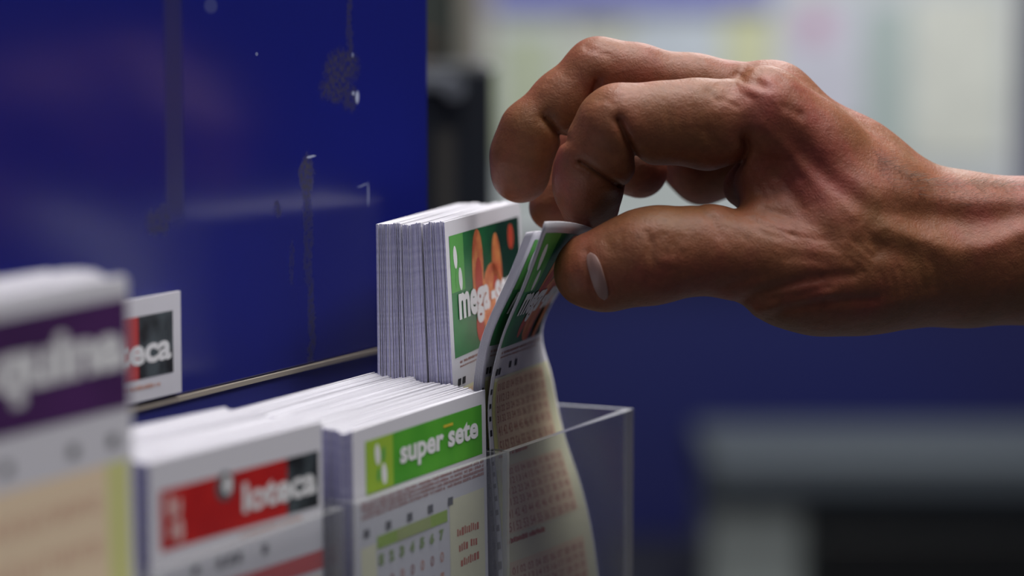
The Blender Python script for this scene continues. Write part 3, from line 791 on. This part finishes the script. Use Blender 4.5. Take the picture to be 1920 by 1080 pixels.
crease([(1840, 470), (1900, 440), (1960, 425)], 22, -.5, .70, .77)
crease([(1400, 165), (1440, 172), (1500, 235), (1560, 310), (1640, 372)], 18, -.7, .70, .765)      # index metacarpal tendon
crease([(1350, 160), (1380, 172), (1410, 185)], 7, .5, *FR); crease([(1385, 140), (1400, 158), (1430, 165)], 6, .7, .70, .775); crease([(1330, 172), (1345, 190)], 5, .5, *FR)
crease([(1470, 200), (1500, 215)], 8, .6, .70, .765)
# ridge line along the back of the hand and wrist with the side plane falling away below it
crease([(1500, 205), (1560, 275), (1640, 345), (1740, 375), (1840, 374), (1980, 372)], 20, -.6, .70, .775)
crease([(1500, 290), (1570, 355), (1640, 402), (1740, 415), (1830, 412), (1980, 402)], 24, 1.1, .70, .78)
crease([(1660, 425), (1720, 446), (1790, 466), (1850, 462), (1920, 436), (1990, 425)], 17, -.55, .70, .775)
crease([(1430, 235), (1480, 285), (1540, 350), (1600, 400)], 12, -.6, .70, .765)

for (cx, cy, ang, ln, sp, n, wd_, am, y1) in [
    (1245, 462, 88, 46, 13, 6, 4.5, .38, .7535), (1248, 515, 96, 30, 12, 5, 4.5, .3, .7535),      # thumb joint
    (1140, 186, 12, 26, 9, 3, 4.5, .22, .7535), (1400, 150, 18, 50, 10, 4, 5, .45, .775), (1440, 150, 30, 40, 9, 4, 5, .4, .775),
    (1116, 92, 10, 40, 8, 3, 4.5, .35, .785), (1380, 180, 25, 46, 10, 4, 5, .4, .765),
    (1455, 330, 60, 70, 15, 6, 6, .45, .765), (1450, 420, 20, 80, 14, 4, 6, .4, .76), (1520, 470, 8, 90, 15, 4, 6, .35, .76),
    (1360, 430, 75, 50, 15, 5, 5.5, .3, .7535), (1500, 555, -12, 100, 14, 4, 7, .5, .76), (1700, 520, 80, 60, 20, 6, 7, .35, .77),
    (1620, 470, 40, 60, 16, 5, 7, .4, .77), (1290, 225, 88, 40, 22, 4, 6, .25, .7535), (1150, 460, 80, 30, 12, 3, 4.5, .25, .7535)]:
    rr_ = random.Random(cx)
    ca, sa = math.cos(math.radians(ang)), math.sin(math.radians(ang))
    for q in range(n):
        o_ = (q - (n - 1) / 2) * sp + rr_.uniform(-2, 2); l_ = ln * rr_.uniform(.6, 1.1); sh_ = rr_.uniform(-8, 8); bd = rr_.uniform(-5, 5)
        pts = [(cx - sa * (o_ + (bd if k == 0 else 0)) + ca * (sh_ + l_ * k / 2), cy + ca * (o_ + (bd if k == 0 else 0)) + sa * (sh_ + l_ * k / 2)) for k in (-1, 0, 1)]
        crease(pts, wd_ * .8, am * rr_.uniform(.6, 1.2), .70, y1)
def surface_nets(F):
    s = (F < 0)
    cnt = np.zeros(tuple(n - 1 for n in F.shape), np.uint8)
    for i in (0, 1):
        for j in (0, 1):
            for k in (0, 1): cnt += s[i:s.shape[0] - 1 + i, j:s.shape[1] - 1 + j, k:s.shape[2] - 1 + k]
    act = np.argwhere((cnt > 0) & (cnt < 8))
    idmap = np.full(cnt.shape, -1, np.int32); idmap[act[:, 0], act[:, 1], act[:, 2]] = np.arange(len(act))
    acc = np.zeros((len(act), 3), np.float64); n = np.zeros(len(act))
    cs = [(i, j, k) for i in (0, 1) for j in (0, 1) for k in (0, 1)]
    val = {c: F[act[:, 0] + c[0], act[:, 1] + c[1], act[:, 2] + c[2]].astype(np.float64) for c in cs}
    for a in cs:
        for ax in range(3):
            if a[ax] == 0:
                b = list(a); b[ax] = 1; b = tuple(b)
                va, vb = val[a], val[b]; m = (va < 0) != (vb < 0)
                t = np.where(m, va / np.where(m, va - vb, 1), 0)
                p = np.tile(np.array(a, float), (len(act), 1)); p[:, ax] += t
                acc += p * m[:, None]; n += m
    loc = acc / n[:, None] + act
    def itp(c, arr):
        i = np.minimum(np.floor(c).astype(int), len(arr) - 2); return arr[i] + (c - i) * (arr[i + 1] - arr[i])
    V = np.stack([itp(loc[:, 0], xs), itp(loc[:, 1], ys), itp(loc[:, 2], zs)], 1)
    Q = []
    for ax in range(3):
        sl0 = [slice(1, -1)] * 3; sl1 = [slice(1, -1)] * 3
        sl0[ax] = slice(0, -1); sl1[ax] = slice(1, None)
        A, B = s[tuple(sl0)], s[tuple(sl1)]
        e = np.argwhere(A != B); off = np.array([1, 1, 1]); off[ax] = 0; e = e + off
        u, v = (ax + 1) % 3, (ax + 2) % 3
        def cell(du, dv):
            c = e.copy(); c[:, u] -= du; c[:, v] -= dv; return idmap[c[:, 0], c[:, 1], c[:, 2]]
        q = np.stack([cell(1, 1), cell(0, 1), cell(0, 0), cell(1, 0)], 1)
        ins = s[e[:, 0], e[:, 1], e[:, 2]]
        q = np.where(ins[:, None], q, q[:, ::-1]); Q.append(q)
    Q = np.concatenate(Q); Q = Q[(Q >= 0).all(1)]
    return V, Q
V, Q = surface_nets(F)
# light relaxation so that the grid does not show
E = np.concatenate([Q[:, [0, 1]], Q[:, [1, 2]], Q[:, [2, 3]], Q[:, [3, 0]]])
for _ in range(2):
    acc = np.zeros_like(V); n = np.zeros(len(V))
    for a, b in ((0, 1), (1, 0)):
        np.add.at(acc, E[:, a], V[E[:, b]]); np.add.at(n, E[:, a], 1)
    V = V * .5 + acc / n[:, None] * .5

def skin_mat():
    m = mat('weathered tan skin', (0.4, 0.2, 0.12), 0.52, spec=0.35)
    nt = m.node_tree; b = nt.nodes['Principled BSDF']; L = nt.links.new
    b.inputs['Subsurface Weight'].default_value = 0.18; b.inputs['Subsurface Radius'].default_value = (1.0, .35, .18); b.inputs['Subsurface Scale'].default_value = .0035
    tc = nt.nodes.new('ShaderNodeTexCoord')
    def nz(scale, det=4, rough=.6):
        n = nt.nodes.new('ShaderNodeTexNoise'); n.inputs['Scale'].default_value = scale; n.inputs['Detail'].default_value = det; n.inputs['Roughness'].default_value = rough
        L(tc.outputs['Object'], n.inputs['Vector']); return n
    n1 = nz(38, 3); r = nt.nodes.new('ShaderNodeValToRGB'); e = r.color_ramp.elements
    e[0].position = .32; e[0].color = (*SK[0], 1); e[1].position = .70; e[1].color = (*SK[2], 1)
    x = e.new(.5); x.color = (*SK[1], 1)
    L(n1.outputs['Fac'], r.inputs['Fac'])
    n2 = nz(420, 5, .7); mx = nt.nodes.new('ShaderNodeMix'); mx.data_type = 'RGBA'; mx.blend_type = 'MULTIPLY'
    r2 = nt.nodes.new('ShaderNodeValToRGB'); r2.color_ramp.elements[0].position = .3; r2.color_ramp.elements[0].color = (.72, .68, .66, 1); r2.color_ramp.elements[1].position = .6; r2.color_ramp.elements[1].color = (1, 1, 1, 1)
    L(n2.outputs['Fac'], r2.inputs['Fac']); mx.inputs['Factor'].default_value = .7; L(r.outputs['Color'], mx.inputs['A']); L(r2.outputs['Color'], mx.inputs['B'])
    L(mx.outputs['Result'], b.inputs['Base Color'])
    vo = nt.nodes.new('ShaderNodeTexVoronoi'); vo.feature = 'DISTANCE_TO_EDGE'; vo.inputs['Scale'].default_value = 900
    wv = nt.nodes.new('ShaderNodeVectorMath'); wv.operation = 'ADD'; nn = nz(120, 3)
    sc = nt.nodes.new('ShaderNodeVectorMath'); sc.operation = 'SCALE'; sc.inputs['Scale'].default_value = .006; L(nn.outputs['Color'], sc.inputs[0])
    L(tc.outputs['Object'], wv.inputs[0]); L(sc.outputs[0], wv.inputs[1]); L(wv.outputs[0], vo.inputs['Vector'])
    b1 = nt.nodes.new('ShaderNodeBump'); b1.inputs['Strength'].default_value = .25; b1.inputs['Distance'].default_value = .0004; L(vo.outputs['Distance'], b1.inputs['Height'])
    n3 = nz(260, 5, .65); b2 = nt.nodes.new('ShaderNodeBump'); b2.inputs['Strength'].default_value = .28; b2.inputs['Distance'].default_value = .0012
    L(n3.outputs['Fac'], b2.inputs['Height']); L(b1.outputs[0], b2.inputs['Normal']); 
    n4 = nz(75, 3, .5); b3 = nt.nodes.new('ShaderNodeBump'); b3.inputs['Strength'].default_value = .22; b3.inputs['Distance'].default_value = .003
    L(n4.outputs['Fac'], b3.inputs['Height']); L(b2.outputs[0], b3.inputs['Normal']); L(b3.outputs[0], b.inputs['Normal'])
    return m
SK = (srgb(120, 77, 45), srgb(130, 77, 51), srgb(136, 66, 54))
M_skin = skin_mat()
org = np.array(P(1740, 465, .78))
me = bpy.data.meshes.new('person')
me.vertices.add(len(V)); me.vertices.foreach_set('co', (V - org).astype(np.float32).ravel())
me.loops.add(Q.size); me.loops.foreach_set('vertex_index', Q.astype(np.int32).ravel())
me.polygons.add(len(Q)); me.polygons.foreach_set('loop_start', np.arange(0, Q.size, 4, dtype=np.int32)); me.polygons.foreach_set('loop_total', np.full(len(Q), 4, np.int32))
me.polygons.foreach_set('use_smooth', np.ones(len(Q), bool)); me.update(calc_edges=True); me.validate()
me.materials.append(M_skin)
hand = bpy.data.objects.new('person', me); COL.objects.link(hand); hand.location = Vector(org)
tag(hand, 'bare right hand and forearm from the right, thumb and index finger pinching a slip', 'person')
bvh = BVHTree.FromPolygons([Vector(v) for v in V.tolist()], Q.tolist())
O3 = Vector((0, 0, CAMZ))
def hit(px, py):
    d = (P(px, py, 1.0) - O3).normalized(); r = bvh.ray_cast(O3, d)
    return (r[0], r[1]) if r[0] else (None, None)
# thumbnail: a curved plate lying in the flesh
def nail():
    NU, NVn = 10, 20; top = []; 
    for j in range(NVn + 1):
        v = -1 + 2 * j / NVn; cx = 1120 + v * 13; cy = 518 + v * 45
        hw = 13 * math.sqrt(max(0.0, 1 - abs(v) ** 3)) + .5
        for i in range(NU + 1):
            u = -1 + 2 * i / NU
            p, nn = hit(cx + u * hw, cy)
            if p is None: p = P(cx + u * hw, cy, .735)
            bul = .00055 * (1 - abs(v) ** 4) * (1 - u * u * .5) + .0001
            top.append((p - (p - O3).normalized() * bul))
    bot = [p + (p - O3).normalized() * .0009 for p in top]
    vs = top + bot; K = len(top); fs = []
    for j in range(NVn):
        for i in range(NU):
            a = j * (NU + 1) + i; fs.append((a, a + NU + 1, a + NU + 2, a + 1)); fs.append((K + a, K + a + 1, K + a + NU + 2, K + a + NU + 1))
    for j in range(NVn):
        a = j * (NU + 1); fs.append((a, K + a, K + a + NU + 1, a + NU + 1)); a += NU; fs.append((a, a + NU + 1, K + a + NU + 1, K + a))
    for i in range(NU):
        a = i; fs.append((a, a + 1, K + a + 1, K + a)); a = NVn * (NU + 1) + i; fs.append((a, K + a, K + a + 1, a + 1))
    o = mesh_obj('thumbnail', [v - Vector(org) for v in vs], fs, mat('thumbnail', srgb(134, 104, 96), .4, spec=.5), hand, smooth=True)
    o['label'] = 'short pale thumbnail'
nail()
# fine hairs on the wrist and the back of the hand
def hairs():
    r = random.Random(11); vs = []; fs = []
    for _ in range(520):
        px = r.uniform(1640, 1960); f = (px - 1640) / 320
        edge = np.interp(px, [1640, 1700, 1760, 1960], [285, 320, 336, 340])
        py = edge + r.uniform(0, 48) * (1 if r.random() < .5 else .3)
        p, n = hit(px, py)
        if p is None or n is None: continue
        g = (Vector((.75, -.1, -.1)) + n * .55 + Vector((r.uniform(-.3, .3), r.uniform(-.3, .3), r.uniform(-.3, .3)))).normalized()
        Ln = r.uniform(.003, .006); side = g.cross(n).normalized() * 0.00003; up = g.cross(side).normalized() * .00003
        k = len(vs)
        for q in range(4):
            c = p + g * Ln * q / 3 - n * (.0006 * (q / 3) ** 2) + n * .00005; wq = 1 - q / 3.3
            vs += [c + side * wq, c - side * .5 * wq + up * wq, c - side * .5 * wq - up * wq]
        for q in range(3):
            for a in range(3):
                fs.append((k + q * 3 + a, k + q * 3 + (a + 1) % 3, k + q * 3 + 3 + (a + 1) % 3, k + q * 3 + 3 + a))
    o = mesh_obj('arm_hair', [v - Vector(org) for v in vs], fs, mat('dark arm hair', (.30, .24, .19), .4), hand)
    o['kind'] = 'stuff'
hairs()
